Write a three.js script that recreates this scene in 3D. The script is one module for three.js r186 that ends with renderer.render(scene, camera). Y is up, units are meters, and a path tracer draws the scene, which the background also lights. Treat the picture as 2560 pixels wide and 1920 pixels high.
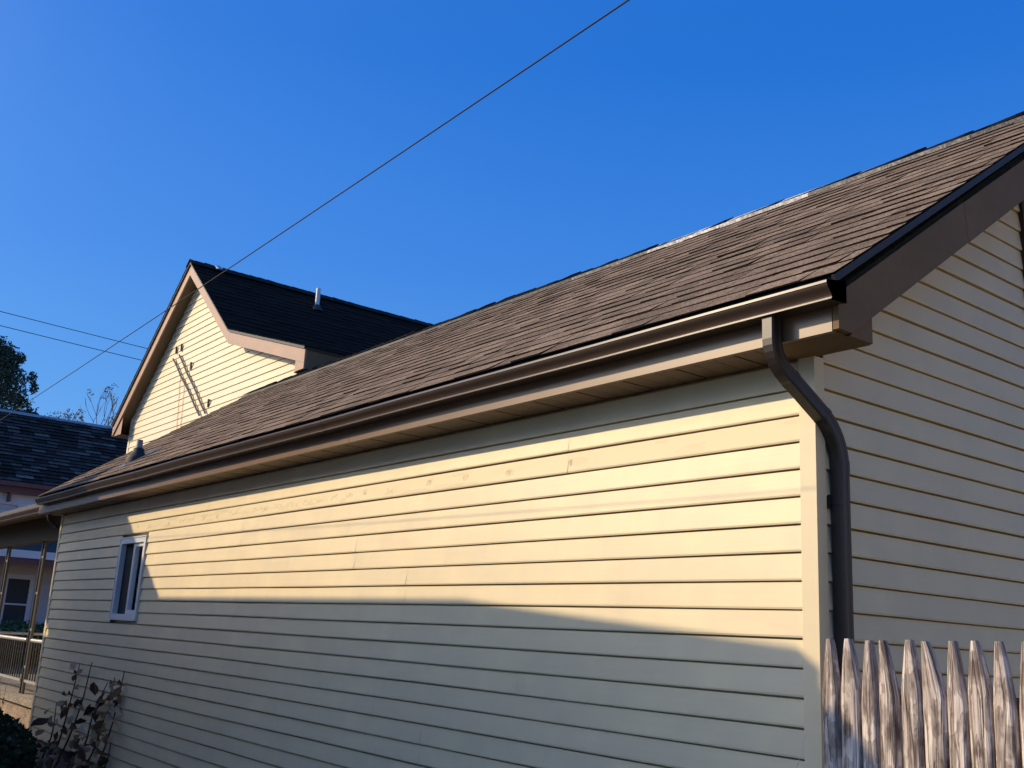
import * as THREE from 'three';
import { mergeGeometries } from 'three/addons/utils/BufferGeometryUtils.js';

// ------------------------------------------------------------------ camera, sky, sun, exposure
const scene = new THREE.Scene();
const camera = new THREE.PerspectiveCamera(41.07, 4 / 3, 0.05, 400);
camera.position.set(2.2434, 1.4674, 3.1352);
camera.rotation.set(THREE.MathUtils.degToRad(13.927), THREE.MathUtils.degToRad(52.478), THREE.MathUtils.degToRad(3.043), 'YXZ');

const SUN = new THREE.Vector3(-0.635, 0.421, 0.648).normalize();
const renderer = new THREE.WebGLRenderer({ antialias: true });
renderer.toneMapping = THREE.LinearToneMapping;
renderer.toneMappingExposure = 1.2;
renderer.shadowMap.enabled = true;

const sun = new THREE.DirectionalLight(new THREE.Color().setRGB(1, 0.78, 0.48), 3.3);
sun.position.copy(SUN).multiplyScalar(40).add(new THREE.Vector3(-5, 2, 0));
sun.target.position.set(-5, 2, 0);
sun.castShadow = true;
sun.shadow.mapSize.set(4096, 4096);
Object.assign(sun.shadow.camera, { left: -24, right: 24, top: 20, bottom: -20, near: 1, far: 120 });
scene.add(sun, sun.target);

{ // clear blue air: deeper overhead and away from the sun, paler towards the horizon and the sun
  const w = 512, h = 256, data = new Float32Array(w * h * 4);
  const stops = [[0, .20, .42, .72], [0.204, .083, .275, .667], [0.34, .043, .20, .63], [0.547, .0147, .14, .548], [1.0, .010, .10, .417], [1.571, .009, .085, .36]];
  for (let j = 0; j < h; j++) for (let i = 0; i < w; i++) {
    const el = ((j + .5) / h - .5) * Math.PI, az = ((i + .5) / w - .5) * 2 * Math.PI;
    const d = new THREE.Vector3(Math.cos(el) * Math.cos(az), Math.sin(el), Math.cos(el) * Math.sin(az));
    const e = Math.max(0, el); let k = 0; while (k < stops.length - 2 && e > stops[k + 1][0]) k++;
    const a = stops[k], b = stops[k + 1], t = Math.min(1, (e - a[0]) / (b[0] - a[0]));
    const c = Math.max(0, d.dot(SUN)), g = 1.8 * Math.pow(c, 12) + 4 * Math.pow(c, 60), q = c * c, o = (j * w + i) * 4;
    data[o] = a[1] + (b[1] - a[1]) * t + g + q * .05; data[o + 1] = a[2] + (b[2] - a[2]) * t + g * .95 + q * .09; data[o + 2] = a[3] + (b[3] - a[3]) * t + g * .85 + q * .15; data[o + 3] = 1;
  }
  const sky = new THREE.DataTexture(data, w, h, THREE.RGBAFormat, THREE.FloatType);
  sky.mapping = THREE.EquirectangularReflectionMapping; sky.magFilter = THREE.LinearFilter; sky.minFilter = THREE.LinearFilter; sky.wrapS = THREE.RepeatWrapping; sky.needsUpdate = true;
  scene.background = sky; scene.environment = sky;
}

// ------------------------------------------------------------------ helpers
function rng(seed) { let s = seed >>> 0; return () => { s = (s + 0x6D2B79F5) >>> 0; let t = s; t = Math.imul(t ^ (t >>> 15), t | 1); t ^= t + Math.imul(t ^ (t >>> 7), t | 61); return ((t ^ (t >>> 14)) >>> 0) / 4294967296; }; }
const hash = (x, y, s) => { let h = Math.imul(x | 0, 374761393) ^ Math.imul(y | 0, 668265263) ^ Math.imul(s | 0, 2147483647 - 58); h = Math.imul(h ^ (h >>> 13), 1274126177); return ((h ^ (h >>> 16)) >>> 0) / 4294967296; };
function vn(x, y, s = 0, px = 0, py = 0) { // value noise, tileable when a period is given
  const xi = Math.floor(x), yi = Math.floor(y), fx = x - xi, fy = y - yi, u = fx * fx * (3 - 2 * fx), v = fy * fy * (3 - 2 * fy);
  const m = (a, p) => p ? ((a % p) + p) % p : a;
  const a = hash(m(xi, px), m(yi, py), s), b = hash(m(xi + 1, px), m(yi, py), s), c = hash(m(xi, px), m(yi + 1, py), s), d = hash(m(xi + 1, px), m(yi + 1, py), s);
  return a + (b - a) * u + (c - a) * v + (a - b - c + d) * u * v;
}
const fbm = (x, y, s, px, py, o = 4) => { let t = 0, a = .5, n = 0; for (let i = 0; i < o; i++) { t += a * vn(x, y, s + i * 17, px, py); n += a; a *= .5; x *= 2; y *= 2; px *= 2; py *= 2; } return t / n; };
function tex(w, h, fn, srgb = true) {
  const d = new Uint8Array(w * h * 4);
  for (let j = 0; j < h; j++) for (let i = 0; i < w; i++) { const c = fn(i / w, j / h, i, j), o = (j * w + i) * 4; const v = Array.isArray(c) ? c : [c, c, c]; d[o] = Math.max(0, Math.min(255, v[0])); d[o + 1] = Math.max(0, Math.min(255, v[1])); d[o + 2] = Math.max(0, Math.min(255, v[2])); d[o + 3] = 255; }
  const t = new THREE.DataTexture(d, w, h); t.wrapS = t.wrapT = THREE.RepeatWrapping; t.magFilter = THREE.LinearFilter; t.minFilter = THREE.LinearMipmapLinearFilter; t.generateMipmaps = true;
  if (srgb) t.colorSpace = THREE.SRGBColorSpace; t.needsUpdate = true; return t;
}
const rep = (t, x, y) => { const c = t.clone(); c.repeat.set(x, y); c.needsUpdate = true; return c; };
const lin = (r, g, b) => new THREE.Color().setRGB(r, g, b);
const mat = (c, o = {}) => new THREE.MeshStandardMaterial({ color: lin(...c), roughness: .7, side: THREE.DoubleSide, ...o });

class B { // flat-faced builder; uv in metres by the facing axis
  constructor() { this.p = []; this.n = []; this.u = []; this.c = []; this.hasC = false; }
  tri(a, b, c, col, uv) {
    const ab = [b[0] - a[0], b[1] - a[1], b[2] - a[2]], ac = [c[0] - a[0], c[1] - a[1], c[2] - a[2]];
    let n = [ab[1] * ac[2] - ab[2] * ac[1], ab[2] * ac[0] - ab[0] * ac[2], ab[0] * ac[1] - ab[1] * ac[0]]; const l = Math.hypot(...n) || 1; n = n.map(v => v / l);
    const ax = Math.abs(n[0]), ay = Math.abs(n[1]), az = Math.abs(n[2]);
    [a, b, c].forEach((q, i) => { this.p.push(...q); this.n.push(...n); if (uv) this.u.push(...uv[i]); else if (az >= ax && az >= ay) this.u.push(q[0], q[1]); else if (ax >= ay) this.u.push(q[2], q[1]); else this.u.push(q[0], q[2]); if (col) this.hasC = true; this.c.push(...(col || [1, 1, 1])); });
    return this;
  }
  quad(a, b, c, d, col, uv) { this.tri(a, b, c, col, uv && [uv[0], uv[1], uv[2]]); return this.tri(a, c, d, col, uv && [uv[0], uv[2], uv[3]]); }
  hex(q, col) { // eight corners: bottom ring 0-3, top ring 4-7
    for (const f of [[3, 2, 1, 0], [4, 5, 6, 7], [0, 1, 5, 4], [1, 2, 6, 5], [2, 3, 7, 6], [3, 0, 4, 7]]) this.quad(q[f[0]], q[f[1]], q[f[2]], q[f[3]], col); return this;
  }
  box(x0, y0, z0, x1, y1, z1, col) { return this.hex([[x0, y0, z1], [x1, y0, z1], [x1, y0, z0], [x0, y0, z0], [x0, y1, z1], [x1, y1, z1], [x1, y1, z0], [x0, y1, z0]], col); }
  prism(poly, map, a, b, col) { // poly of [s,t], map(s,t,w) -> xyz, between w=a and w=b
    const n = poly.length, cx = poly.reduce((s, p) => s + p[0], 0) / n, cy = poly.reduce((s, p) => s + p[1], 0) / n;
    for (let i = 0; i < n; i++) { const p = poly[i], q = poly[(i + 1) % n]; this.quad(map(...p, a), map(...q, a), map(...q, b), map(...p, b), col); }
    for (let i = 0; i < n; i++) { const p = poly[i], q = poly[(i + 1) % n]; this.tri(map(cx, cy, a), map(...q, a), map(...p, a), col); this.tri(map(cx, cy, b), map(...p, b), map(...q, b), col); }
    return this;
  }
  beam(a, b, w, h, col) { // square bar from a to b
    const A = new THREE.Vector3(...a), Bv = new THREE.Vector3(...b), d = Bv.clone().sub(A).normalize(), up = Math.abs(d.y) > .9 ? new THREE.Vector3(0, 0, 1) : new THREE.Vector3(0, 1, 0), s = d.clone().cross(up).normalize().multiplyScalar(w / 2), t = s.clone().cross(d).normalize().multiplyScalar(h / 2);
    const q = (P, i, j) => P.clone().addScaledVector(s, i).addScaledVector(t, j).toArray();
    return this.hex([q(A, -1, -1), q(A, 1, -1), q(A, 1, 1), q(A, -1, 1), q(Bv, -1, -1), q(Bv, 1, -1), q(Bv, 1, 1), q(Bv, -1, 1)], col);
  }
  geo() { const g = new THREE.BufferGeometry(); g.setAttribute('position', new THREE.Float32BufferAttribute(this.p, 3)); g.setAttribute('normal', new THREE.Float32BufferAttribute(this.n, 3)); g.setAttribute('uv', new THREE.Float32BufferAttribute(this.u, 2)); if (this.hasC) g.setAttribute('color', new THREE.Float32BufferAttribute(this.c, 3)); return g; }
}
function add(name, geo, m, parent = scene) { const o = new THREE.Mesh(geo instanceof B ? geo.geo() : geo, m); o.name = name; o.castShadow = o.receiveShadow = true; parent.add(o); return o; }
function group(name, parent = scene) { const g = new THREE.Group(); g.name = name; parent.add(g); return g; }
function tag(o, label, category, grp) { o.userData = { label, category }; if (grp) o.userData.group = grp; return o; }
const stuff = o => { o.userData.kind = 'stuff'; return o; };
const structure = o => { o.userData.kind = 'structure'; return o; };
function tube(pts, r, seg = 24, rad = 7) { return new THREE.TubeGeometry(new THREE.CatmullRomCurve3(pts.map(p => new THREE.Vector3(...p))), seg, r, rad, false); }
function taperTube(pts, r0, r1, seg = 10, rad = 6) { const g = tube(pts, 1, seg, rad), c = new THREE.CatmullRomCurve3(pts.map(p => new THREE.Vector3(...p))), P = g.attributes.position; for (let i = 0; i <= seg; i++) { const o = c.getPointAt(i / seg), r = r0 + (r1 - r0) * i / seg; for (let j = 0; j <= rad; j++) { const k = i * (rad + 1) + j; P.setXYZ(k, o.x + (P.getX(k) - o.x) * r, o.y + (P.getY(k) - o.y) * r, o.z + (P.getZ(k) - o.z) * r); } } return g; }

// ------------------------------------------------------------------ surfaces
const sidingMap = tex(1024, 512, (u, v) => { const g = fbm(u * 5, v * 90, 3, 5, 90, 3), m = fbm(u * 9, v * 5, 8, 9, 5, 5), s = fbm(u * 40, v * 3, 21, 40, 3, 3); const k = 238 + (g - .5) * 5 + (m - .5) * 20 + (s - .5) * 4; return [k + 3, k, k - 4 - (m - .5) * 10]; });
const sidingBump = tex(1024, 512, (u, v) => 128 + (fbm(u * 7, v * 120, 31, 7, 120, 4) - .5) * 170, false);
const sidingM = mat([.86, .735, .475], { map: rep(sidingMap, .45, .9), bumpMap: rep(sidingBump, .7, 1.4), bumpScale: .00025, roughness: .5 });
const trimCream = mat([.90, .77, .51], { map: rep(sidingMap, .3, .3), roughness: .5 });
// the course under the eaves carries smears of grime from old fixings and vines
const dirtyMap = (() => {
  const c = document.createElement('canvas'); c.width = 2048; c.height = 64; const g = c.getContext('2d'); g.fillStyle = 'rgb(240,238,232)'; g.fillRect(0, 0, 2048, 64);
  const r = rng(77), X = x => (x + 10) / 10 * 2048; g.lineCap = 'round';
  const smear = (x, y, w, h, a) => { for (let i = 0; i < 26; i++) { g.strokeStyle = `rgba(104,86,58,${a * (.25 + .5 * r())})`; g.lineWidth = .8 + r() * 1.8; const px = X(x) + (r() - .5) * w, py = y + (r() - .5) * h; g.beginPath(); g.moveTo(px, py); g.lineTo(px + (r() - .3) * w * .25, py - r() * h * .45); g.stroke(); } };
  for (const [x, w] of [[-7.35, 16], [-7.1, 18], [-6.55, 10], [-6.2, 40], [-6.05, 30], [-5.85, 12], [-5.5, 7], [-5.2, 36], [-5.0, 34], [-4.8, 30], [-4.62, 34], [-4.4, 30], [-4.15, 24], [-4.05, 26], [-3.8, 28], [-3.6, 22], [-3.4, 15], [-3.2, 10], [-2.98, 15], [-2.5, 10], [-2.15, 7], [-1.8, 8], [-1.36, 3]]) smear(x + (r() - .5) * .12, 34 + (r() - .5) * 12, w * (.7 + r() * .8), 20, x < -3.5 ? .24 : .26);
  for (let i = 0; i < 60; i++) { g.fillStyle = `rgba(150,130,95,${.04 + .06 * r()})`; g.beginPath(); g.ellipse(r() * 2048, r() * 64, 8 + r() * 26, 4 + r() * 9, 0, 0, 7); g.fill(); }
  const t = new THREE.CanvasTexture(c); t.colorSpace = THREE.SRGBColorSpace; return t;
})();
const dirtySidingM = mat([.82, .70, .45], { map: dirtyMap, roughness: .55 });
const grit = tex(512, 512, (u, v) => { const k = 190 + (fbm(u * 128, v * 128, 5, 128, 128, 2) - .5) * 150 + (fbm(u * 6, v * 6, 9, 6, 6, 4) - .5) * 60; return [k, k * .985, k * .965]; });
const gritBump = tex(512, 512, (u, v) => 255 * fbm(u * 110, v * 110, 15, 110, 110, 3), false);
const shingleM = new THREE.MeshPhysicalMaterial({ specularIntensity: .25, color: lin(1, 1, 1), vertexColors: true, map: rep(grit, 1.6, 1.6), bumpMap: rep(gritBump, 1.6, 1.6), bumpScale: .0025, roughness: .93, side: THREE.DoubleSide });
const paintMap = tex(512, 512, (u, v) => { const k = 238 + (fbm(u * 60, v * 60, 41, 60, 60, 2) - .5) * 12 + (fbm(u * 4, v * 7, 44, 4, 7, 5) - .5) * 34; return [k, k - 1, k - 2]; });
const fasciaM = mat([.215, .12, .06], { map: rep(paintMap, .6, 1.2), roughness: .34 });
const downspoutM = mat([.036, .026, .021], { map: rep(paintMap, .5, 2), roughness: .42 });
const gutterM = mat([.085, .056, .041], { map: rep(paintMap, .5, 2), roughness: .3 });
const rakeM = new THREE.MeshPhysicalMaterial({ color: lin(.235, .15, .078), map: rep(paintMap, .7, .7), roughness: .7, specularIntensity: .4, side: THREE.DoubleSide });
const houseTrimM = mat([.47, .27, .16], { map: rep(paintMap, .7, .7), roughness: .5 });
const soffitM = mat([.17, .108, .062], { map: rep(paintMap, .8, .8), roughness: .5 });
const darkTrimM = mat([.035, .031, .03], { roughness: .6 });
const concreteM = mat([.30, .285, .26], { map: rep(grit, .8, .8), bumpMap: rep(gritBump, .8, .8), bumpScale: .003, roughness: .95 });
const slabM = mat([.52, .46, .38], { map: rep(grit, .6, .6), roughness: .95 });
const whiteVinylM = mat([.74, .75, .74], { roughness: .35 });
const glassM = new THREE.MeshPhysicalMaterial({ color: lin(.95, .97, 1), transmission: 1, thickness: 0, roughness: .03, ior: 1.5, side: THREE.DoubleSide });
const darkM = mat([.03, .03, .032], { roughness: .9 });
const metalM = mat([.62, .62, .60], { metalness: .6, roughness: .38 });
const ironM = mat([.30, .30, .30], { metalness: .35, roughness: .4 });

const groundMap = tex(1024, 1024, (u, v) => { const a = fbm(u * 24, v * 24, 61, 24, 24, 5), b = fbm(u * 160, v * 160, 66, 160, 160, 2), k = (a - .5) * 90 + (b - .5) * 90; return [176 + k, 168 + k, 128 + k * .8]; });
const groundM = mat([.40, .39, .34], { map: rep(groundMap, .12, .12), bumpMap: rep(gritBump, .5, .5), bumpScale: .02, roughness: 1 });

// ------------------------------------------------------------------ ground
{
  const g = new THREE.PlaneGeometry(500, 500, 1, 1); g.rotateX(-Math.PI / 2); const uv = g.attributes.uv, p = g.attributes.position; for (let i = 0; i < uv.count; i++) uv.setXY(i, p.getX(i), p.getZ(i));
  structure(add('ground', g, groundM)).userData.label = 'dry worn lawn around the houses';
}

// ------------------------------------------------------------------ siding planks
// a lap-siding course on the plane axis = 'x' (faces +z) or 'z' (faces +x); ends may be slanted
function plank(axis, a0b, a0t, a1b, a1t, yb, yt, plane, k, lift = 0, dirty = false) {
  const b = new B(), n = Math.max(2, Math.ceil(Math.abs(a1b - a0b) / .45)), R = [];
  const at = (a, y, o) => axis === 'x' ? [a, y, plane + o] : [plane + o, y, a];
  for (let i = 0; i <= n; i++) {
    const t = i / n, ab = a0b + (a1b - a0b) * t, a_t = a0t + (a1t - a0t) * t, w = (vn(ab * 1.7, k * 3.1, 5) - .5) * .0042, wy = (vn(ab * .8, k * 7.7, 9) - .5) * .0045;
    R.push([at(a_t, yt - .0055, .0035 + w * .4), at(ab, yb + .008 + wy, .0132 + lift + w), at(ab, yb + .001 + wy, .0116 + lift + w), at(ab, yb + .001 + wy, -.030), ab, a_t, at(a_t, yt - .0055, -.030), at(a_t, yt + .006, -.030)]);
  }
  const U = (a, y) => dirty ? [(a + 10) / 10, (y - yb) / (yt - yb)] : [a + k * 3.77, y + k * 1.31];
  for (let i = 0; i < n; i++) {
    const p = R[i], q = R[i + 1];
    b.quad(p[0], p[1], q[1], q[0], null, [U(p[5], yt), U(p[4], yb + .01), U(q[4], yb + .01), U(q[5], yt)]);
    b.quad(p[1], p[2], q[2], q[1], null, [U(p[4], yb), U(p[4], yb), U(q[4], yb), U(q[4], yb)]);
    b.quad(p[2], p[3], q[3], q[2], null, [U(p[4], yb), U(p[4], yb), U(q[4], yb), U(q[4], yb)]);
    b.quad(p[6], p[0], q[0], q[6], null, [U(p[5], yt), U(p[5], yt), U(q[5], yt), U(q[5], yt)]); b.quad(p[7], p[6], q[6], q[7], null, [U(p[5], yt), U(p[5], yt), U(q[5], yt), U(q[5], yt)]);
  }
  return b.geo();
}
const E = .1016, Y0 = .2, XL = -9.96, SOF = 2.548, ZF = .23, OX = .272, OXL = -10.12, ZR = -2.1, RM = .69, EY = 2.745, EZ = .25;
const roofY = z => EY + RM * (EZ - z);

// ================================================================== the long single-storey wing
const wing = tag(group('sided_house'), 'long low cream-sided house wing with brown shingle roof, nearest building', 'house');
add('foundation', new B().box(XL + .02, -.3, -4.2, -.02, Y0, -.02), concreteM, wing);

const WX0 = -7.755, WX1 = -7.06, WY0 = 1.462, WY1 = 2.185;   // window opening
{ // wall cores (with the window opening left free)
  const b = new B();
  b.box(XL + .004, Y0, -.12, WX0, SOF + .1, -.032).box(WX1, Y0, -.12, -.034, SOF + .1, -.032).box(WX0, Y0, -.12, WX1, WY0, -.032).box(WX0, WY1, -.12, WX1, SOF + .1, -.032);
  const front = add('front_wall', b, sidingM, wing);
  const r = rng(11), fixed = { 22: [-1.36], 21: [-1.36], 20: [-1.36], 19: [-5.0], 18: [-5.0] };
  let pair = null;
  for (let k = 0; k < 23; k++) {
    const yb = Y0 + k * E, yt = k === 22 ? SOF - .004 : yb + E;
    if (k % 2 === 0 || !pair) { pair = []; let x = -1.2 - r() * 2.6; while (x > -9) { pair.push(x); x -= 3.0 + r() * .7; } }
    const cuts = [...(fixed[k] || pair)]; if (fixed[k] && fixed[k][0] > -3) cuts.push(-5.0 - (k % 3) * .03);
    const edges = [-.056, ...cuts.sort((p, q) => q - p), XL + .045];
    for (let i = 0; i < edges.length - 1; i++) {
      let x1 = edges[i], x0 = edges[i + 1]; const dirty = k === 20, m = dirty ? dirtySidingM : sidingM, lift = (i % 2) * .002;
      const put = (p, q) => { if (q - p > .02) add('siding_plank', plank('x', p, p, q, q, yb, yt, 0, k, lift, dirty), m, front); };
      if (yt > WY0 + .02 && yb < WY1 - .02) { put(x0, Math.min(x1, WX0 - .012)); put(Math.max(x0, WX1 + .012), x1); } else put(x0, x1);
    }
  }
}
{ // gable wall facing +x
  const b = new B(), poly = [[-.034, Y0], [-.034, roofY(0) - .16], [ZR, roofY(ZR) - .16], [-4.2, roofY(0) - .16], [-4.2, Y0]];
  b.prism(poly, (z, y, x) => [x, y, z], -.12, -.032);
  const wall = add('gable_wall', b, sidingM, wing);
  const under = y => Math.min(-.043, .151 - (y - 2.56) / RM);        // where the rake soffit is met
  for (let k = 0; k < 42; k++) {
    const yb = Y0 + k * E, yt = yb + E, zb = under(yb), zt = under(yt + .004), zeb = -4.2 - (zb + .043), zet = -4.2 - (zt + .043);
    if (zb - zeb < .25) break;
    const m = -1.1 - 2.1 * hash(k >> 1, 3, 7), cut = m < zb - .4 && m > zeb + .4 ? m : null;
    if (cut) { add('siding_plank', plank('z', cut, cut, zb, zt, yb, yt, 0, k + 40, .0012), sidingM, wall); add('siding_plank', plank('z', zeb, zet, cut, cut, yb, yt, 0, k + 40, 0), sidingM, wall); }
    else add('siding_plank', plank('z', zeb, zet, zb, zt, yb, yt, 0, k + 40, 0), sidingM, wall);
  }
}
add('rear_wall', new B().box(XL, Y0, -4.32, 0, SOF + .1, -4.2), sidingM, wing);
add('end_wall', new B().prism([[-.1, Y0], [-.1, roofY(0) - .16], [ZR, roofY(ZR) - .16], [-4.2, roofY(0) - .16], [-4.2, Y0]], (z, y, x) => [x, y, z], XL - .003, XL + .12), sidingM, wing);
add('corner_post', new B().box(-.054, Y0 - .01, .0, .016, SOF, .016).box(.0, Y0 - .01, -.043, .016, SOF, 0).box(-.054, Y0 - .01, -.033, -.048, SOF, 0).box(-.033, Y0 - .01, -.043, 0, SOF, -.037), trimCream, wing);
add('corner_post', new B().box(XL - .016, Y0 - .01, 0, XL + .05, SOF, .016).box(XL - .016, Y0 - .01, -.05, XL, SOF, 0), trimCream, wing);
{ // gable louvre in the peak
  const v = add('gable_vent', new B().box(.003, 3.12, -2.46, .022, 3.16, -1.70).box(.003, 3.16, -1.74, .03, 3.86, -1.70).box(.003, 3.16, -2.46, .03, 3.86, -2.42).box(.003, 3.82, -2.46, .03, 3.86, -1.74), darkTrimM, wing);
  for (let i = 0; i < 9; i++) { const y = 3.17 + i * .072; add('louvre_slat', new B().hex([[.02, y, -1.74], [.026, y, -1.74], [.026, y, -2.42], [.02, y, -2.42], [.004, y + .07, -1.74], [.010, y + .07, -1.74], [.010, y + .07, -2.42], [.004, y + .07, -2.42]]), darkTrimM, v); }
}

// ---- window
{
  const w = add('window', new B().box(WX0, WY0, -.11, WX0 + .045, WY1, .022).box(WX1 - .045, WY0, -.11, WX1, WY1, .022).box(WX0 + .045, WY1 - .045, -.11, WX1 - .045, WY1, .022).box(WX0 + .045, WY0, -.11, WX1 - .045, WY0 + .04, .022), whiteVinylM, wing);
  add('window_trim', new B().box(WX0 - .014, WY0 - .016, .0, WX0 - .001, WY1 + .014, .026).box(WX1 + .001, WY0 - .016, .0, WX1 + .014, WY1 + .014, .026).box(WX0 - .001, WY1 + .001, .0, WX1 + .001, WY1 + .014, .026).box(WX0 - .001, WY0 - .016, .0, WX1 + .001, WY0 - .001, .03), whiteVinylM, w);
  const mid = -7.405, x1 = WX1 - .046, y0 = WY0 + .041, y1 = WY1 - .046;
  add('sash', new B().box(mid, y0, -.035, mid + .045, y1, .004).box(x1 - .03, y0, -.035, x1, y1, .004).box(mid + .045, y1 - .032, -.035, x1 - .03, y1, .004).box(mid + .045, y0, -.035, x1 - .03, y0 + .036, .004), whiteVinylM, w);
  add('pane', new B().quad([WX0 + .045, y0, -.06], [mid + .02, y0, -.06], [mid + .02, y1, -.06], [WX0 + .045, y1, -.06]), glassM, w);
  add('pane', new B().quad([mid + .045, y0 + .036, -.018], [x1 - .03, y0 + .036, -.018], [x1 - .03, y1 - .032, -.018], [mid + .045, y1 - .032, -.018]), glassM, w);
  add('added_dark_sheet', new B().box(WX0 + .046, y0, -.030, mid - .002, y1, -.026), mat([.016, .018, .026], { roughness: .9 }), w);  // opaque dark sheet added over the left pane to hide its sky reflection
  const cur = new B(); for (let i = 0; i < 14; i++) { const a = mid + .03 + i * .022, z = -.10 - (i % 2) * .012, z2 = -.10 - ((i + 1) % 2) * .012; cur.quad([a, y0, z], [a + .022, y0, z2], [a + .022, y1, z2], [a, y1, z]); }
  add('curtain', cur, mat([.36, .34, .32], { roughness: .95 }), w);
}

// ---- eaves: soffit, fascia, rake boards
{
  const s = add('soffit', new B().box(OXL + .01, SOF + .012, .0, OX - .03, SOF + .02, ZF - .02), darkM, wing);
  const pitch = .1; let i = 0;
  for (let x = OXL + .012; x < OX - .03; x += pitch, i++) { const x1 = Math.min(x + pitch - .006, OX - .032), d = (i % 3 === 0) ? .003 : 0; add('soffit_panel', new B().hex([[x, SOF + d, ZF - .022], [x1, SOF + .001, ZF - .022], [x1, SOF + .001, .001], [x, SOF + d, .001], [x + .004, SOF + .011, ZF - .022], [x1 - .004, SOF + .011, ZF - .022], [x1 - .004, SOF + .011, .001], [x + .004, SOF + .011, .001]]), soffitM, s); }
  const f = group('fascia', wing); let xa = OXL;
  for (const xb of [-6.75, -3.1, OX - .026]) { add('fascia_board', new B().box(xa, SOF - .002, ZF - .022, xb - .0015, 2.722, ZF), fasciaM, f); xa = xb + .0015; }
}
const rakeLow = z => 2.551 + RM * (.151 - z), rakeTop = z => rakeLow(z) + .185;
for (const [x0, x1] of [[OX - .024, OX], [OXL, OXL + .024]]) { // barge boards, front slope in two lengths, and the rear slope
  const g = group('rake_board', wing), map = (z, y, x) => [x, y, z], cutz = -.66;
  add('board', new B().prism([[ZF, 2.551], [ZF, rakeTop(ZF) - .005], [cutz + .0015, rakeTop(cutz)], [cutz - .018, rakeLow(cutz - .02)], [.151, 2.551]], map, x0, x1), rakeM, g);
  add('board', new B().prism([[cutz - .0015, rakeTop(cutz)], [ZR, rakeTop(ZR)], [ZR, rakeLow(ZR)], [cutz - .021, rakeLow(cutz - .02)]], map, x0, x1), rakeM, g);
  const rz = z => 2 * ZR - z;
  add('board', new B().prism([[ZR - .001, rakeTop(ZR)], [rz(ZF), rakeTop(ZF)], [rz(ZF), 2.551], [rz(.151), 2.551], [ZR - .001, rakeLow(ZR)]], map, x0, x1), rakeM, g);
  if (x0 > 0) add('eave_return', new B().prism([[.150, 2.545], [.012, rakeLow(.012) - .003], [.012, 2.545]], map, x0 - .004, x1 - .012), rakeM, g);
  const sx0 = x0 > 0 ? .002 : x1, sx1 = x0 > 0 ? x0 : XL - .002;
  for (let k = 0; k < 11; k++) { const za = .01 - k * .2, zb = za - .196; if (zb < ZR - .1) break; add('soffit_panel', new B().hex([[sx0, rakeLow(za) + .012, za], [sx1, rakeLow(za) + .012, za], [sx1, rakeLow(zb) + .012, zb], [sx0, rakeLow(zb) + .012, zb], [sx0, rakeLow(za) + .03, za], [sx1, rakeLow(za) + .03, za], [sx1, rakeLow(zb) + .03, zb], [sx0, rakeLow(zb) + .03, zb]]), rakeM, g); }
}
add('soffit_return', new B().box(-.06, SOF - .002, .0, OX - .03, SOF + .004, ZF - .024), rakeM, wing);

// ---- roof: deck, shingles, ridge
const roof = group('roof', wing);
{
  const b = new B(), q = (x, z, o) => [x, roofY(z) + o, z];
  b.hex([q(OXL - .012, EZ, -.028), q(OX + .012, EZ, -.028), q(OX + .012, ZR, -.028), q(OXL - .012, ZR, -.028), q(OXL - .012, EZ, -.006), q(OX + .012, EZ, -.006), q(OX + .012, ZR, -.006), q(OXL - .012, ZR, -.006)]);
  add('roof_deck', b, darkTrimM, roof);
  const c = new B(), rq = (x, z, o) => [x, roofY(z) + o, 2 * ZR - z];
  c.hex([rq(OXL - .012, EZ, -.028), rq(OX + .012, EZ, -.028), rq(OX + .012, ZR + .001, -.028), rq(OXL - .012, ZR + .001, -.028), rq(OXL - .012, EZ, .004), rq(OX + .012, EZ, .004), rq(OX + .012, ZR + .001, .004), rq(OXL - .012, ZR + .001, .004)], [.13, .1, .08]);
  add('rear_slope', c, shingleM, roof);
}
const cosR = 1 / Math.hypot(1, RM), sinR = RM / Math.hypot(1, RM);
function shingleGeo(b, F, a0, a1, s0, s1, th, lift, col, r) { // F(a, s, h): along, up the slope, above it
  const e = [.032, .026, .024], j = () => (r() - .5) * .008;
  const p = [F(a0 + .001, s0 + j(), th + lift + j() * .3), F(a1 - .001, s0 + j(), th + lift + j() * .3), F(a1 - .001, s1, .001), F(a0 + .001, s1, .001)], d = [F(a0 + .001, s0, lift), F(a1 - .001, s0, lift), F(a1 - .001, s1, -.001), F(a0 + .001, s1, -.001)];
  const uo = r() * 5, vo = r() * 5, uv = [[a0 + uo, s0 + vo], [a1 + uo, s0 + vo], [a1 + uo, s1 + vo], [a0 + uo, s1 + vo]];
  b.quad(p[0], p[1], p[2], p[3], col, uv); b.quad(d[0], d[1], p[1], p[0], e, uv); b.quad(d[1], d[2], p[2], p[1], e, uv); b.quad(d[3], d[0], p[0], p[3], e, uv); b.quad(d[3], d[2], d[1], d[0], e, uv);
}
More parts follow.
